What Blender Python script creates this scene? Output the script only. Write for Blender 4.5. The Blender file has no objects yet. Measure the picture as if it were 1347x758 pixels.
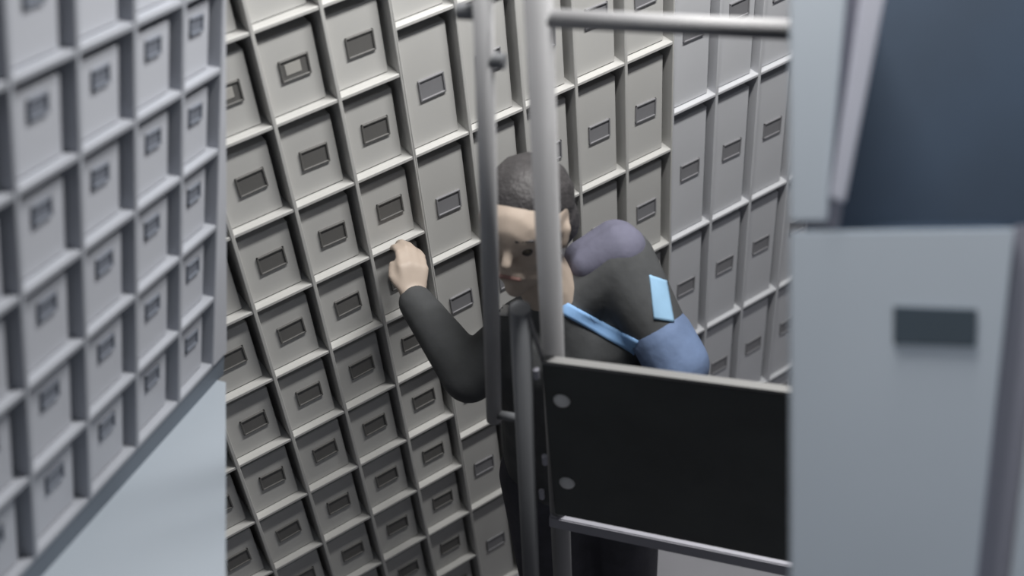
import bpy, bmesh, math, random
from mathutils import Vector, Matrix
from mathutils.bvhtree import BVHTree
random.seed(4)
SC = bpy.context.scene
COL = SC.collection

# ------------------------------------------------------------------ camera
F = 1600.0                                   # focal length in pixels of the 1347 x 758 frame
M = Matrix(((0.83036396, -0.42011420, 0.36605978),
            (-0.55231814, -0.53358149, 0.64049626),
            (-0.07375885, -0.73402647, -0.67510353)))     # columns: right, down, forward
CAM = Vector((-0.56134793, -1.76626655, 2.92669269))
cd = bpy.data.cameras.new('camera'); cam = bpy.data.objects.new('camera', cd); COL.objects.link(cam)
cd.sensor_width = 36.0; cd.lens = 36.0 * F / 1347.0; cd.clip_start = 0.02
cam.matrix_world = Matrix.Translation(CAM) @ Matrix(((M[0][0], -M[0][1], -M[0][2]),
                                                     (M[1][0], -M[1][1], -M[1][2]),
                                                     (M[2][0], -M[2][1], -M[2][2]))).to_4x4()
cd.dof.use_dof = True; cd.dof.focus_distance = 2.55; cd.dof.aperture_fstop = 1.9
SC.camera = cam

# ------------------------------------------------------------------ light and exposure
world = bpy.data.worlds.new('world'); SC.world = world; world.use_nodes = True
world.node_tree.nodes['Background'].inputs[0].default_value = (0.75, 0.8, 0.9, 1)
world.node_tree.nodes['Background'].inputs[1].default_value = 0.25
def area_light(name, loc, sx, sy, power, color, target=None):
    l = bpy.data.lights.new(name, 'AREA'); l.shape = 'RECTANGLE'; l.size = sx; l.size_y = sy
    l.energy = power; l.color = color
    o = bpy.data.objects.new(name, l); COL.objects.link(o); o.location = loc
    return o
area_light('ceiling_lamp_light', (0.80, -0.60, 3.06), 1.1, 0.12, 52, (1.0, 0.985, 0.95))
area_light('added_fill_light', (0.1, -2.25, 3.06), 1.2, 0.25, 6.5, (0.86, 0.92, 1.0))  # unseen fill light added behind the camera to brighten the cabinet
SC.view_settings.view_transform = 'Standard'; SC.view_settings.look = 'None'
SC.view_settings.gamma = 1.0; SC.view_settings.use_curve_mapping = False
SC.view_settings.exposure = 0.0

# ------------------------------------------------------------------ helpers
def ray(x, y): return M @ Vector(((x - 673.5) / F, (y - 379.0) / F, 1.0))
def at(x, y, d): return CAM + d * ray(x, y)

def mat(name, col, rough=0.6, metal=0.0, var=0.06, scale=6.0, bump=0.0, bscale=80.0):
    m = bpy.data.materials.new(name); m.use_nodes = True
    nt = m.node_tree; b = nt.nodes['Principled BSDF']
    b.inputs['Roughness'].default_value = rough; b.inputs['Metallic'].default_value = metal
    tc = nt.nodes.new('ShaderNodeTexCoord')
    n = nt.nodes.new('ShaderNodeTexNoise'); n.inputs['Scale'].default_value = scale; n.inputs['Detail'].default_value = 4
    r = nt.nodes.new('ShaderNodeValToRGB')
    r.color_ramp.elements[0].position = 0.3; r.color_ramp.elements[1].position = 0.7
    r.color_ramp.elements[0].color = (*[c * (1 - var) for c in col], 1)
    r.color_ramp.elements[1].color = (*[min(1, c * (1 + var)) for c in col], 1)
    nt.links.new(tc.outputs['Object'], n.inputs['Vector'])
    nt.links.new(n.outputs['Fac'], r.inputs['Fac']); nt.links.new(r.outputs['Color'], b.inputs['Base Color'])
    if bump:
        n2 = nt.nodes.new('ShaderNodeTexNoise'); n2.inputs['Scale'].default_value = bscale
        bp = nt.nodes.new('ShaderNodeBump'); bp.inputs['Strength'].default_value = bump; bp.inputs['Distance'].default_value = 0.004
        nt.links.new(tc.outputs['Object'], n2.inputs['Vector']); nt.links.new(n2.outputs['Fac'], bp.inputs['Height'])
        nt.links.new(bp.outputs['Normal'], b.inputs['Normal'])
    return m

MT = dict(
    wall=mat('painted_wall', (0.26, 0.265, 0.28), 0.8, var=0.03, scale=2, bump=0.1),
    ceil=mat('ceiling_paint', (0.34, 0.34, 0.35), 0.9, var=0.02),
    floor=mat('floor_vinyl', (0.30, 0.30, 0.33), 0.5, var=0.06, scale=3),
    box=mat('mailbox_enamel', (0.52, 0.518, 0.508), 0.5, var=0.04, scale=5),
    boxc=mat('mailbox_enamel_cool', (0.56, 0.57, 0.60), 0.5, var=0.04, scale=5),
    boxl=mat('mailbox_enamel_blue_grey', (0.43, 0.445, 0.49), 0.5, var=0.04, scale=5),
    framel=mat('bank_frame_shade', (0.33, 0.345, 0.385), 0.6),  # darker than the box fronts: shade between them put into the colour
    slot=mat('slot_plastic', (0.13, 0.128, 0.125), 0.5, var=0.1),
    slotc=mat('slot_plastic_cool', (0.22, 0.22, 0.235), 0.5, var=0.1),
    slotl=mat('slot_plastic_blue', (0.15, 0.165, 0.20), 0.5, var=0.1),
    card=mat('name_card', (0.42, 0.41, 0.39), 0.8),
    kick=mat('dark_kick_strip', (0.13, 0.155, 0.19), 0.6),
    counter=mat('counter_laminate', (0.33, 0.37, 0.42), 0.5, var=0.03, scale=3),
    steel=mat('grey_painted_steel', (0.26, 0.26, 0.27), 0.6, 0.0, var=0.05),
    steeld=mat('dark_grey_steel', (0.13, 0.135, 0.145), 0.45, 0.15, var=0.06),
    steelm=mat('mid_grey_steel', (0.30, 0.30, 0.31), 0.55, 0.0, var=0.05),
    rail=mat('light_rail', (0.34, 0.34, 0.39), 0.4, 0.1),
    plate=mat('black_plate', (0.055, 0.062, 0.062), 0.55, var=0.15, scale=8),
    plate_edge=mat('plate_edge_trim', (0.2, 0.2, 0.2), 0.5),
    bolt=mat('bolt_steel', (0.8, 0.8, 0.8), 0.4, 0.0),
    cabinet=mat('cabinet_paint', (0.58, 0.64, 0.71), 0.5, var=0.03, scale=3),
    cabframe=mat('cabinet_frame_paint', (0.60, 0.61, 0.70), 0.5, var=0.03),
    cabshade=mat('cabinet_shade_paint', (0.25, 0.25, 0.30), 0.5, var=0.04),  # darker grey paints in the shade of the groove and inner side band
    navy=mat('shade_navy_interior', (0.022, 0.04, 0.07), 0.7, var=0.2, scale=4),  # near-black blue paints the recess shadow onto the compartment surfaces
    cabslot=mat('cabinet_slot', (0.055, 0.08, 0.105), 0.6),
    skin=mat('skin', (0.46, 0.38, 0.32), 0.55, var=0.06, scale=12),
    hair=mat('dark_hair', (0.045, 0.042, 0.044), 0.6, var=0.25, scale=40, bump=0.6, bscale=160),
    jacket=mat('black_jacket_cloth', (0.065, 0.068, 0.072), 0.85, var=0.2, scale=14, bump=0.3, bscale=40),
    yoke=mat('lavender_grey_cloth', (0.12, 0.12, 0.17), 0.85, var=0.12, scale=16, bump=0.3, bscale=60),
    blue=mat('light_blue_cloth', (0.26, 0.46, 0.78), 0.7, var=0.1, scale=16),
    blue2=mat('pale_blue_cloth', (0.27, 0.45, 0.64), 0.7, var=0.1, scale=16),
    slate=mat('slate_blue_cloth', (0.14, 0.20, 0.34), 0.8, var=0.2, scale=14, bump=0.3, bscale=50),
    trouser=mat('dark_trouser_cloth', (0.05, 0.05, 0.065), 0.9, var=0.2, scale=14, bump=0.3, bscale=50),
    shirt=mat('pale_shirt', (0.5, 0.5, 0.5), 0.8),
    shoe=mat('dark_shoe', (0.03, 0.03, 0.03), 0.6),
    eye=mat('eye_dark', (0.03, 0.025, 0.02), 0.2), lip=mat('lip', (0.30, 0.17, 0.15), 0.5),
)

def tag(o, label=None, cat=None, group=None, kind=None):
    if label: o['label'] = label
    if cat: o['category'] = cat
    if group: o['group'] = group
    if kind: o['kind'] = kind
    return o
def obj(name, me, m=None, parent=None, loc=None):
    o = bpy.data.objects.new(name, me); COL.objects.link(o)
    if m is not None and me is not None and not me.materials: me.materials.append(m)
    if parent is not None: o.parent = parent
    if loc is not None: o.location = loc
    return o
def mesh(name, bm, smooth=False):
    me = bpy.data.meshes.new(name); bmesh.ops.recalc_face_normals(bm, faces=bm.faces); bm.to_mesh(me); bm.free()
    if smooth:
        for p in me.polygons: p.use_smooth = True
    return me
def box(bm, lo, hi, bev=0.0):
    r = bmesh.ops.create_cube(bm, size=1.0)
    for v in r['verts']:
        v.co = Vector([lo[i] + (v.co[i] + 0.5) * (hi[i] - lo[i]) for i in range(3)])
    if bev:
        es = list({e for v in r['verts'] for e in v.link_edges})
        bmesh.ops.bevel(bm, geom=es, offset=bev, segments=1, affect='EDGES')
def box_me(name, lo, hi, bev=0.0):
    bm = bmesh.new(); box(bm, lo, hi, bev); return mesh(name, bm)
def prism_me(name, pts, ext, bev=0.0):
    bm = bmesh.new(); n = len(pts)
    a = [bm.verts.new(p) for p in pts]; b = [bm.verts.new(Vector(p) + ext) for p in pts]
    bm.faces.new(a); bm.faces.new(b[::-1])
    for i in range(n): bm.faces.new((a[i], a[(i + 1) % n], b[(i + 1) % n], b[i]))
    if bev: bmesh.ops.bevel(bm, geom=list(bm.edges), offset=bev, segments=2, affect='EDGES')
    return mesh(name, bm)
def tube(bm, p, q, r, r2=None, seg=20):
    p = Vector(p); q = Vector(q); d = q - p
    mtx = Matrix.Translation((p + q) / 2) @ d.to_track_quat('Z', 'Y').to_matrix().to_4x4()
    bmesh.ops.create_cone(bm, cap_ends=True, segments=seg, radius1=r, radius2=r if r2 is None else r2, depth=d.length, matrix=mtx)
def tube_me(name, p, q, r, r2=None):
    bm = bmesh.new(); tube(bm, p, q, r, r2); me = mesh(name, bm)
    for f in me.polygons: f.use_smooth = len(f.vertices) == 4
    return me
def capsule(bm, p, r1, q, r2, seg=14, n=4):
    d = q - p
    if d.length < 1e-5: d = Vector((0, 0, 1e-5))
    ax = d.normalized(); s = ax.orthogonal().normalized(); t = ax.cross(s)
    prof = [(p, r1, -math.pi / 2 + math.pi / 2 * k / n) for k in range(1, n + 1)] + [(q, r2, math.pi / 2 * k / n) for k in range(n)]
    rings = []
    for c, r, a in prof:
        rings.append([bm.verts.new(c + ax * (r * math.sin(a)) + (s * math.cos(2 * math.pi * i / seg) + t * math.sin(2 * math.pi * i / seg)) * (r * math.cos(a))) for i in range(seg)])
    e0 = bm.verts.new(p - ax * r1); e1 = bm.verts.new(q + ax * r2)
    for i in range(seg):
        j = (i + 1) % seg
        bm.faces.new((e0, rings[0][j], rings[0][i])); bm.faces.new((e1, rings[-1][i], rings[-1][j]))
        for a, b in zip(rings, rings[1:]): bm.faces.new((a[i], a[j], b[j], b[i]))
def blob(name, caps, m, parent, voxel=0.008, smooth=5):
    bm = bmesh.new()
    for c in caps: capsule(bm, Vector(c[0]), c[1], Vector(c[2]), c[3])
    o = obj(name, mesh(name, bm, True), m, parent)
    r = o.modifiers.new('remesh', 'REMESH'); r.mode = 'VOXEL'; r.voxel_size = voxel; r.use_smooth_shade = True
    s = o.modifiers.new('smooth', 'SMOOTH'); s.iterations = smooth; s.factor = 0.5
    return o

# ------------------------------------------------------------------ the room
def struct(name, lo, hi, m): return tag(obj(name, box_me(name, lo, hi), m), kind='structure')
X0, X1, Y0, Y1, H = -2.3, 2.7, -3.6, 0.30, 3.10
struct('floor', (X0, Y0, -0.1), (X1, Y1, 0), MT['floor'])
struct('ceiling', (X0, Y0, H), (X1, Y1, H + 0.1), MT['ceil'])
struct('wall_back', (X0 - .1, Y1, 0), (X1 + .1, Y1 + .1, H), MT['wall'])
struct('wall_front', (X0 - .1, Y0 - .1, 0), (X1 + .1, Y0, H), MT['wall'])
struct('wall_left', (X0 - .1, Y0, 0), (X0, Y1, H), MT['wall'])
struct('wall_right', (X1, Y0, 0), (X1 + .1, Y1, H), MT['wall'])

# ------------------------------------------------------------------ mailbox banks
def bank(name, label, us, vs, w, h, rec, depth, bm_, sm, matrix, slot_w=0.42, slot_h=0.21, cards=(), t=0.008, slot_dv=0.0, fm=None, gx=.10, gz=.14):
    """local axes: X along the rows, Y into the bank, Z up; v counts rows downwards from Z = 0"""
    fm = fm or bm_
    root = obj(name, None); root.matrix_world = matrix; tag(root, label, 'mailbox bank')
    x0, x1 = us[0] * w, us[-1] * w; z0, z1 = -vs[-1] * h, -vs[0] * h
    obj('back_panel', box_me('back_panel', (x0, min(rec + 0.13, depth - .02), z0), (x1, depth, z1)), bm_, root)
    dcache = {}
    for i, u in enumerate(us):
        a, b = u * w - t / 2, u * w + t / 2
        if i == 0: a = u * w
        if i == len(us) - 1: b = u * w
        key = round(b - a, 5)
        if key not in dcache: dcache[key] = box_me('divider', (-(b - a) / 2, 0, z0), ((b - a) / 2, min(rec + .131, depth - .019), z1), 0.0012)
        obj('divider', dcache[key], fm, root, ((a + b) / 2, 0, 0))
    sme = box_me('shelf', (x0, 0.0015, -t / 2), (x1, min(rec + .131, depth - .019), t / 2), 0.0012)
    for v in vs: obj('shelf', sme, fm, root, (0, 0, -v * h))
    doors = {}; slots = {}; cme = None
    for i in range(len(us) - 1):
        for j in range(len(vs) - 1):
            cw = (us[i + 1] - us[i]) * w - t; ch = (vs[j + 1] - vs[j]) * h - t
            k = (round(cw, 4), round(ch, 4))
            if k not in doors:
                bm = bmesh.new(); box(bm, (-cw / 2 + .001, 0, -ch / 2 + .001), (cw / 2 - gx * w, min(.11, depth - rec - .03), ch / 2 - gz * h), 0.002)
                doors[k] = mesh('box_front', bm)
                sw, sh = slot_w * w, slot_h * h
                bm = bmesh.new()
                o = 0.0035                                   # raised rim around a sunken window
                box(bm, (-sw / 2, -.004, sh / 2 - o), (sw / 2, .001, sh / 2), .0006)
                box(bm, (-sw / 2, -.004, -sh / 2), (sw / 2, .001, -sh / 2 + o), .0006)
                box(bm, (-sw / 2, -.004, -sh / 2), (-sw / 2 + o, .001, sh / 2), .0006)
                box(bm, (sw / 2 - o, -.004, -sh / 2), (sw / 2, .001, sh / 2), .0006)
                box(bm, (-sw / 2 + o, -.0015, -sh / 2 + o), (sw / 2 - o, .001, sh / 2 - o))
                slots[k] = mesh('name_slot', bm)
                cme = box_me('name_card', (-sw * .30, -.0024, -sh * .16), (sw * .22, -.0012, sh * .34))
            d = obj('box_front', doors[k], bm_, root, ((us[i] + us[i + 1]) / 2 * w, rec + random.uniform(-.001, .001), -(vs[j] + vs[j + 1]) / 2 * h))
            s = obj('name_slot', slots[k], sm, d, (random.uniform(-.002, .002), 0, slot_dv * h + random.uniform(-.003, .003)))
            s.rotation_euler.y = random.uniform(-.03, .03)
            if (us[i], vs[j]) in cards:
                cc = obj('name_card', cme, MT['card'], root, d.location + Vector((0, 0, slot_dv * h)))
    return root

W, HC = 0.13, 0.18978
base = Matrix.Translation((0, 0, 1.9))
bank('mailbox_bank', 'grey wall bank of small square mailbox doors left of the person\'s raised hand',
     list(range(-5, 3)), list(range(-2, 11)), W, HC, 0.019, 0.27, MT['box'], MT['slot'], base, slot_w=.44, slot_h=.225, slot_dv=-.05, cards={(0, 0), (-1, 0), (-2, 0)})
bank('mailbox_bank', 'grey wall bank of medium-height mailbox doors behind the person',
     [2, 3, 4, 5, 6, 7], [-1, .5, 2, 3.5, 5, 6.5, 8, 10], W, HC, 0.017, 0.27, MT['box'], MT['slotc'], base, slot_w=.44, slot_h=.24, slot_dv=-.06)
bank('mailbox_bank', 'cool grey wall bank of tall narrow mailbox doors above the black plate',
     [7, 8, 9, 10, 11, 12, 13], [-1, 1, 3, 5, 7, 9, 10], W, HC, 0.015, 0.27, MT['boxc'], MT['slotc'], base, slot_w=.44, slot_h=.24, slot_dv=.0)

# the nearer bank on the left, standing askew on its own counter
B = Matrix(((0.68551741, -0.3149987, -0.65638533), (0.66361145, -0.10050291, 0.7412955), (-0.29947576, -0.94375578, 0.14014025)))
OL = Vector((-0.35338359, -0.47777338, 2.23277367)); HL = 0.12602931
bu, bd, bi = B.col[0], B.col[1], B.col[2]
ML = Matrix.Translation(OL) @ Matrix(((bu[0], bi[0], -bd[0]), (bu[1], bi[1], -bd[1]), (bu[2], bi[2], -bd[2]))).to_4x4()
lb = bank('mailbox_bank', 'large blue-grey mailbox bank above the pale counter at far left',
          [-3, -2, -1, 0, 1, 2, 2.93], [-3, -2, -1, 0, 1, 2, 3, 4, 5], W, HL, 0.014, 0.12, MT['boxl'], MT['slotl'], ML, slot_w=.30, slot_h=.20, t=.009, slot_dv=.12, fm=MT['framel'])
MLi = ML.inverted()
def on_plane(x, y, p, n):
    r = ray(x, y); return CAM + r * ((p - CAM).dot(n) / r.dot(n))
def lpt(x, y, off=0.0): return MLi @ on_plane(x, y, OL + bi * off, bi)
zl = -5 * HL
# end panel that closes the bank at its far end, and the dark kick strip at its foot
e0, e1 = lpt(297, -60), lpt(297, 500)
obj('end_panel', prism_me('end_panel', [(2.925 * W, 0, e0.z), (e0.x, 0, e0.z), (e1.x, 0, zl), (2.925 * W, 0, zl)], Vector((0, .12, 0))), MT['boxl'], lb)
obj('kick_strip', prism_me('kick_strip', [(-3 * W, .004, zl), (e1.x, .004, zl), (e1.x, .004, zl - .045), (-3 * W, .004, zl - .045)], Vector((0, .11, 0))), MT['kick'], lb)
cp = OL + bd * (5 * HL + .043)
def cpt(x, y): return on_plane(x, y, cp, bd)
c1 = cpt(297, 503); c2 = cpt(297, 860)
c3 = ML @ Vector((-3 * W, .004, 0)); c3 = cp + bu * (-3 * W) - bi * 0.0
c4 = c3 - bi * 0.30
ct = obj('counter', None); ct.location = (c3.x, c3.y, 0); tag(ct, 'plain pale blue-grey counter top below the large mailbox bank at left', 'counter')
ctp = [p - Vector((c3.x, c3.y, 0)) for p in (c3, cp + bu * ((c1 - cp).dot(bu) + .0) + bi * .05, c1, c2, c4)]
ctp[0] = ctp[0] + bi * .05
obj('counter_top', prism_me('counter_top', ctp, bd * .03), MT['counter'], ct)
for k, (a, b) in enumerate(((-2.7, .03), (-2.7, .22))):
    p = cp + bu * (a * W) - bi * b - Vector((c3.x, c3.y, 0))
    obj('support_leg', tube_me('support_leg', p + bd * .02, Vector((p.x, p.y, 0)), .02), MT['steeld'], ct)

# ------------------------------------------------------------------ cabinet at the right
cn = (M.col[2] * 0.985 + M.col[0] * 0.17).normalized()       # into the cabinet
CO = at(1040, 379, 1.22)
def kp(x, y, off=0.0): return on_plane(x, y, CO + cn * off, cn)
cab = obj('steel_cabinet', None); cab.location = (kp(1200, 900).x, kp(1200, 900).y, 0)
tag(cab, 'pale blue-grey cabinet with dark open upper compartment and slotted lower door', 'cabinet')
cl = cab.location.copy()
def cpart(name, px, off, dep, m, parent=None, bev=0.0015, label=None):
    o = obj(name, prism_me(name, [kp(x, y, off) - cl for x, y in px], cn * dep, bev), m, parent or cab)
    if label: o['label'] = label
    return o
cpart('side_panel', [(1040, -90), (1122, -90), (1088, 291), (1040, 291)], 0, .03, MT['cabinet'])
cpart('frame_strip', [(1147, -90), (1182, -90), (1112, 266), (1092, 260)], -.004, .034, MT['cabframe'], label='light slanting frame strip')
cpart('groove_backing', [(1100, -90), (1160, -90), (1104, 300), (1060, 300)], .012, .02, MT['cabshade'])
door = cpart('lower_door', [(1040, 304), (1336, 300), (1270, 900), (1040, 900)], 0, .03, MT['cabinet'])
cpart('door_slot', [(1176, 403), (1286, 407), (1284, 457), (1176, 453)], -.003, .006, MT['cabslot'], door, .001, 'dark rectangular slot')
cpart('right_post', [(1340, 296), (1384, 296), (1322, 900), (1262, 900)], .012, .03, MT['cabshade'])
cpart('right_panel', [(1388, 296), (1500, 296), (1500, 900), (1316, 900)], 0, .03, MT['cabinet'])
cpart('compartment_back', [(1060, -120), (1520, -120), (1520, 420), (1060, 420)], .20, .01, MT['navy'], label='compartment interior coloured dark as shade')
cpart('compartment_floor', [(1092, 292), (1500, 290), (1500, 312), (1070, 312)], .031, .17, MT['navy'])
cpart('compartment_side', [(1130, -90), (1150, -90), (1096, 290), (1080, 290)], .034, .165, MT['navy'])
cpart('back_sheet', [(1052, 310), (1500, 310), (1480, 900), (1052, 900)], .06, .01, MT['cabshade'])
for xx in (1150, 1400):
    p = kp(xx, 880, .04) - cl
    obj('support_leg', tube_me('support_leg', p, Vector((p.x, p.y, 0)), .015), MT['steeld'], cab)

# ------------------------------------------------------------------ tubular steel frame with the black plate
hv = (M @ Vector((1, .11, -.27))); hv.z = 0; hv.normalize()                  # along the frame
gn = hv.cross(Vector((0, 0, 1))); gn.normalize()
if gn.dot(M.col[2]) < 0: gn = -gn                                            # away from the camera
GO = at(728, 475, 1.95)
def gp(x, y, off=0.0): return on_plane(x, y, GO + gn * off, gn)
gbase = gp(728, 475); gbase.z = 0
fr = obj('tubular_frame', None); fr.location = gbase
tag(fr, 'grey tubular steel frame with a bolted black plate in front of the person', 'metal frame')
def loc(p): return p - gbase
def gtube(name, a, b, r, m, label=None):
    o = obj(name, tube_me(name, loc(a), loc(b), r), m, fr)
    if label: o['label'] = label
    return o
p2a, p2b = gp(706, -40, .02), gp(728, 475, .02)
dz = (p2b - p2a); p2c = p2a + dz * (p2a.z / -dz.z)                          # on to the floor
gtube('post', p2a, p2c, .0185, MT['steel'])
p1a, p1b = gp(634, -40, .02), gp(650, 552, .02)
gtube('post', p1a, p1b, .0135, MT['steelm'])
gtube('top_rail', gp(722, 24, .02), gp(1120, 43, .02), .0125, MT['steel'])
gtube('top_rail', gp(625, -38, .02), gp(712, -34, .02), .0125, MT['steel'])
p3a, p3b = gp(684, 405, -.02), gp(699, 758, -.02)
d3 = (p3b - p3a); p3c = p3a + d3 * (p3a.z / -d3.z)
gtube('hinge_post', p3a, p3c, .0165, MT['steeld'], 'darker grey post')
gtube('strut', gp(690, 400, -.005), gp(716, 480, -.005), .0035, MT['steel'])
gtube('link', gp(651, 545, .02), gp(694, 552, .0), .008, MT['steeld'])
for (x, y) in ((613, 15), (653, 80)):
    a = loc(gp(x, y, .02)); bm = bmesh.new(); tube(bm, a - hv * .012, a + hv * .012, .011); obj('clip', mesh('clip', bm), MT['steeld'], fr)
for (x, y) in ((706, 497), (717, 610), (713, 655)):
    a = loc(gp(x, y, -.03)); bm = bmesh.new(); tube(bm, a, a + Vector((0, 0, .02)), .005); obj('hinge_pin', mesh('hinge_pin', bm), MT['rail'], fr)
pl = obj('plate', prism_me('plate', [loc(gp(x, y, -.012)) for x, y in ((712, 479), (1120, 531), (1120, 757), (730, 677))], gn * .012, .002), MT['plate'], fr)
pl['label'] = 'black plate'
tt = prism_me('plate_edge', [loc(gp(x, y, -.0125)) for x, y in ((712, 475), (1120, 527), (1120, 531), (712, 479.5))], gn * .014)
obj('plate_edge', tt, MT['plate_edge'], pl)
for (x, y) in ((739, 527), (746, 635)):
    bm = bmesh.new(); c = loc(gp(x, y, -.012))
    bmesh.ops.create_uvsphere(bm, u_segments=16, v_segments=10, radius=.0145, matrix=Matrix.Translation(c) @ gn.to_track_quat('Z', 'Y').to_matrix().to_4x4() @ Matrix.Diagonal((1, 1, .6, 1)))
    obj('bolt', mesh('bolt', bm, True), MT['bolt'], pl)
obj('lower_rail', prism_me('lower_rail', [loc(gp(x, y, -.004)) for x, y in ((722, 681), (1120, 762), (1120, 777), (722, 694))], gn * .02, .002), MT['rail'], fr)

# ------------------------------------------------------------------ the person
J = {k: at(*v) for k, v in dict(
    head=(690, 298, 2.15), neck=(730, 392, 2.27), rs=(694, 436, 2.33), ls=(814, 346, 2.26), re=(617, 494, 2.37), rw=(543, 392, 2.42),
    le=(892, 480, 2.26), lw=(835, 585, 2.40), chest=(752, 448, 2.36), waist=(756, 545, 2.53), pel=(764, 610, 2.66)).items()}
Z = Vector((0, 0, 1))
person = obj('person', None); person.location = (J['pel'].x, J['pel'].y, 0)
tag(person, 'person in a black jacket with blue trim reaching into the mailboxes', 'person')
PB = person.location.copy()
Jl = {k: v - PB for k, v in J.items()}
sl = (Jl['ls'] - Jl['rs']).normalized()                       # towards the person's left
fw = sl.cross(Z); fw.z = 0; fw.normalize()                    # chest faces this way
lat = Vector((sl.x, sl.y, 0)).normalized()
pelv = Jl['pel']
hip_l, hip_r = pelv + lat * .085, pelv - lat * .085
kn_l = hip_l + Vector((0, 0, -.42)) + fw * .03; kn_r = hip_r + Vector((0, 0, -.42)) + fw * .02
an_l = Vector((kn_l.x, kn_l.y, .08)) - fw * .01; an_r = Vector((kn_r.x, kn_r.y, .08)) - fw * .01
# head frame
hf = Vector((-.80, -.58, .10)).normalized(); hs = Z.cross(hf).normalized(); hu = hf.cross(hs).normalized()
hc = Jl['head']
HS = 0.93
def hp(f, s, u): return hc + (hf * f + hs * s + hu * u) * HS
caps = [
    (hp(-.015, 0, .035), .080, hp(.015, 0, .030), .076), (hp(.030, .022, -.02), .045, hp(.030, -.022, -.02), .045),
    (hp(.035, .02, -.065), .036, hp(.035, -.02, -.065), .036), (hp(.058, .0, -.100), .021, hp(.02, 0, -.085), .03),
    (hp(.084, 0, .008), .008, hp(.100, 0, -.022), .0105), (hp(.075, .03, .028), .014, hp(.075, -.03, .028), .014),
    (hp(.074, .018, -.060), .012, hp(.074, -.018, -.060), .012),
    (hp(-.004, .080, .012), .012, hp(.004, .078, -.022), .009), (hp(-.004, -.080, .012), .012, hp(.004, -.078, -.022), .009),
    (hp(-.01, 0, -.06), .050, Jl['neck'], .056),
    (Jl['rs'], .045, Jl['ls'], .045), (Jl['chest'] + lat * .05, .09, Jl['waist'] + lat * .04, .085), (Jl['chest'] - lat * .05, .09, Jl['waist'] - lat * .04, .085),
    (Jl['neck'], .055, Jl['chest'], .09), (Jl['waist'], .10, pelv, .11),
    (Jl['rs'], .045, Jl['re'], .036), (Jl['re'], .036, Jl['rw'], .026), (Jl['ls'], .045, Jl['le'], .036), (Jl['le'], .036, Jl['lw'], .026),
    (hip_l, .075, kn_l, .05), (kn_l, .05, an_l, .035), (hip_r, .075, kn_r, .05), (kn_r, .05, an_r, .035),
    (an_l, .035, an_l + fw * .12 + Vector((0, 0, -.045)), .03), (an_r, .035, an_r + fw * .12 + Vector((0, 0, -.045)), .03)]
def hand(wr, tip_dir, spread, palm_n, curl, L=1.0):
    """palm from the wrist along tip_dir, fingers side by side along spread and curling towards palm_n, thumb from the side of the palm"""
    d = tip_dir.normalized(); s = (spread - d * spread.dot(d)).normalized(); n = palm_n - d * palm_n.dot(d) - s * palm_n.dot(s); n.normalize()
    out = []
    for k in range(4):
        o = (k - 1.5) * .019 * L
        kn = wr + d * (.085 - .006 * abs(k - 1.2)) * L + s * o
        out.append((wr + d * .012 + s * o * .6, .014 * L, kn, .0115 * L))
        ln = (.040, .046, .043, .034)[k] * L; a = curl; p = kn
        for seg, (q, r) in enumerate(((1, .0095), (.7, .0088), (.55, .008))):
            a2 = a * (seg + 1)
            e = p + (d * math.cos(a2) + n * math.sin(a2)) * ln * q
            out.append((p, r * L, e, (r - .0006) * L)); p = e
    t0 = wr + d * .028 * L - s * .026 * L; t1 = t0 + (d * .75 - s * .55 + n * .35).normalized() * .036 * L; t2 = t1 + (d * .95 + n * .35 + s * .1).normalized() * .030 * L
    out += [(wr + d * .015, .015 * L, t0, .0125 * L), (t0, .0125 * L, t1, .0105 * L), (t1, .0105 * L, t2, .009 * L)]
    return out
rtip = at(543, 344, 2.42) - PB
hd = rtip - Jl['rw']
caps += hand(Jl['rw'] - hd.normalized() * .005, hd, Vector((1, 0, 0)), Vector((0, 1, -.2)), .55, .86)
caps += hand(Jl['lw'], (Jl['lw'] - Jl['le']) + Vector((0, 0, -.04)), Vector((0, -.3, 1)), fw * -1 + lat * -.4, .45)
body = blob('body', caps, MT['skin'], person, .0055, 3)
# clothing
jc = [(Jl['rs'], .066, Jl['ls'], .070), (Jl['neck'] - Z * .02, .068, Jl['chest'], .11),
      (Jl['chest'] + lat * .055, .105, Jl['waist'] + lat * .05, .105), (Jl['chest'] - lat * .055, .105, Jl['waist'] - lat * .05, .105),
      (Jl['ls'] - Z * .02, .075, Jl['waist'] + lat * .06, .10), (Jl['rs'], .070, Jl['waist'] - lat * .05, .10),
      (Jl['waist'] + lat * .05, .105, pelv + lat * .06 + Z * .03, .108), (Jl['waist'] - lat * .05, .105, pelv - lat * .06 + Z * .03, .108),
      (Jl['rs'], .066, Jl['re'], .054), (Jl['re'], .056, Jl['rw'] - (Jl['rw'] - Jl['re']).normalized() * .012, .037),
      (Jl['ls'], .070, Jl['le'], .050), (Jl['le'], .050, Jl['lw'] - (Jl['lw'] - Jl['le']).normalized() * .01, .040)]
jacket = blob('jacket', jc, MT['jacket'], person, .008, 6); jacket['label'] = 'black jacket with blue and lavender-grey panels'
tz = Vector((0, 0, -.02))
trousers = blob('trousers', [(pelv + lat * .05, .105, pelv - lat * .05, .105), (hip_l, .098, kn_l, .080), (kn_l, .080, an_l, .058),
                             (hip_r, .098, kn_r, .080), (kn_r, .080, an_r, .058)], MT['trouser'], person, .01, 5)
for a in (an_l, an_r):
    f0 = Vector((a.x, a.y, .045)); sh = blob('shoe', [(f0 - fw * .04, .043, f0 + fw * .06, .042), (f0 + fw * .06, .042, f0 + fw * .16 - Z * .01, .034)], MT['shoe'], person, .008, 3)
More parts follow.
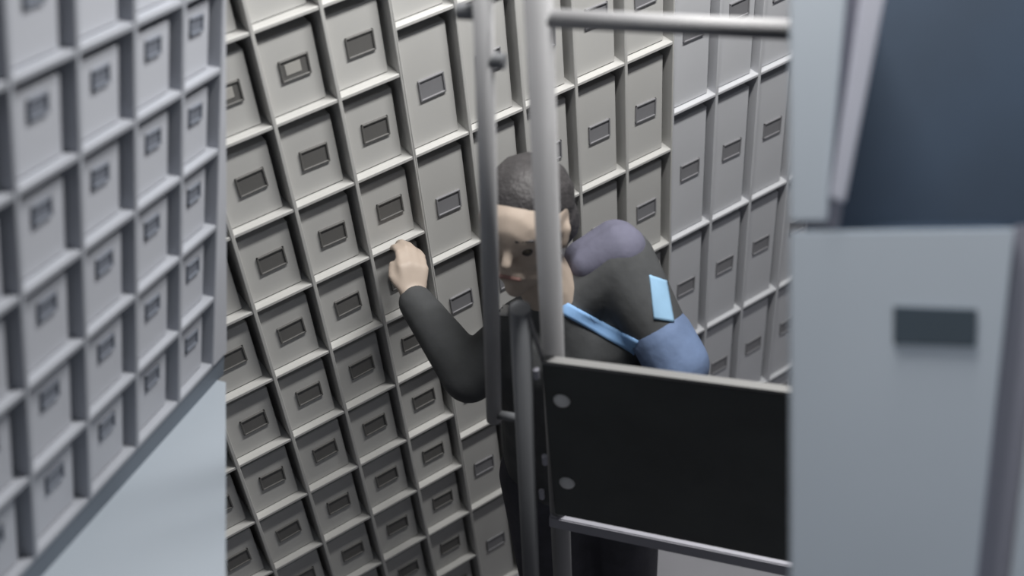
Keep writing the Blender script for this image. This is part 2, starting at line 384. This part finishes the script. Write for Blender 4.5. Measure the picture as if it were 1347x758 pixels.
hair = blob('hair', [(hp(-.033, 0, .045), .082, hp(-.006, 0, .056), .077), (hp(-.05, .03, -.01), .058, hp(-.05, -.03, -.01), .058),
                     (hp(-.03, .055, .01), .034, hp(-.03, .055, -.03), .026), (hp(-.03, -.055, .01), .034, hp(-.03, -.055, -.03), .026),
                     (hp(.030, .03, .085), .028, hp(.030, -.03, .085), .028)], MT['hair'], person, .006, 3)
hair['label'] = 'short dark hair'
for s in (-1, 1):
    bm = bmesh.new(); bmesh.ops.create_uvsphere(bm, u_segments=12, v_segments=8, radius=.012, matrix=Matrix.Translation(hp(.075, s * .032, .004))); obj('eye', mesh('eye', bm, True), MT['eye'], person)
for s in (-1, 1): blob('eyebrow', [(hp(.090, s * .018, .030), .0045, hp(.080, s * .047, .030), .0035)], MT['hair'], person, .003, 1)
blob('mouth', [(hp(.085, .018, -.061), .005, hp(.085, -.018, -.061), .005)], MT['lip'], person, .003, 1)
# sleeve panel around the elbow nearest the plate
mid = Jl['ls'].lerp(Jl['le'], .70)
blob('sleeve', [(mid, .060, Jl['le'], .060), (Jl['le'], .060, Jl['le'].lerp(Jl['lw'], .8), .052)], MT['slate'], jacket, .008, 4)['label'] = 'slate blue sleeve'

yk = blob('shoulder_yoke', [(Jl['neck'].lerp(Jl['ls'], .50) + Z * .040, .034, Jl['ls'] + Z * .030 + lat * .002, .052), (Jl['neck'].lerp(Jl['ls'], .5) + Z * .03 - fw * .03, .036, Jl['ls'] + Z * .02 - fw * .025, .052)], MT['yoke'], jacket, .007, 4); yk['label'] = 'lavender-grey shoulder panel'
# cloth panels sewn on the jacket: laid on its surface with their own thickness
bpy.context.view_layer.update()
dg = bpy.context.evaluated_depsgraph_get()
def bvh_of(o):
    e = o.evaluated_get(dg); me = e.to_mesh(); mw = o.matrix_world
    t = BVHTree.FromPolygons([mw @ v.co for v in me.vertices], [p.vertices[:] for p in me.polygons]); e.to_mesh_clear(); return t
JB = bvh_of(jacket)
def panel(name, quad, m, nu=10, nv=5, th=.005, label=None, lift=.003):
    bm = bmesh.new(); g = []
    for j in range(nv + 1):
        row = []
        for i in range(nu + 1):
            a, b = i / nu, j / nv
            x = (quad[0][0] * (1 - a) + quad[1][0] * a) * (1 - b) + (quad[3][0] * (1 - a) + quad[2][0] * a) * b
            y = (quad[0][1] * (1 - a) + quad[1][1] * a) * (1 - b) + (quad[3][1] * (1 - a) + quad[2][1] * a) * b
            r = ray(x, y).normalized(); hit = JB.ray_cast(CAM, r)
            row.append(bm.verts.new(hit[0] + hit[1] * lift - PB) if hit[0] is not None else None)
        g.append(row)
    for j in range(nv):
        for i in range(nu):
            vs = (g[j][i], g[j][i + 1], g[j + 1][i + 1], g[j + 1][i])
            if all(vs) and max((vs[a].co - vs[a - 1].co).length for a in range(4)) < .06: bm.faces.new(vs)
    o = obj(name, mesh(name, bm, True), m, jacket)
    s = o.modifiers.new('thick', 'SOLIDIFY'); s.thickness = th; s.offset = -1
    if label: o['label'] = label
    return o
panel('stripe', [(738, 394), (840, 448), (834, 466), (738, 413)], MT['blue'], 14, 4, label='light blue stripe')
panel('sleeve_stripe', [(854, 362), (876, 370), (886, 424), (860, 420)], MT['blue2'], 10, 14, label='pale blue sleeve panel')
panel('collar', [(690, 380), (738, 380), (738, 400), (696, 402)], MT['blue'], 8, 4, label='blue collar edge')
panel('shirt_edge', [(655, 398), (670, 398), (668, 416), (658, 416)], MT['shirt'], 4, 4)
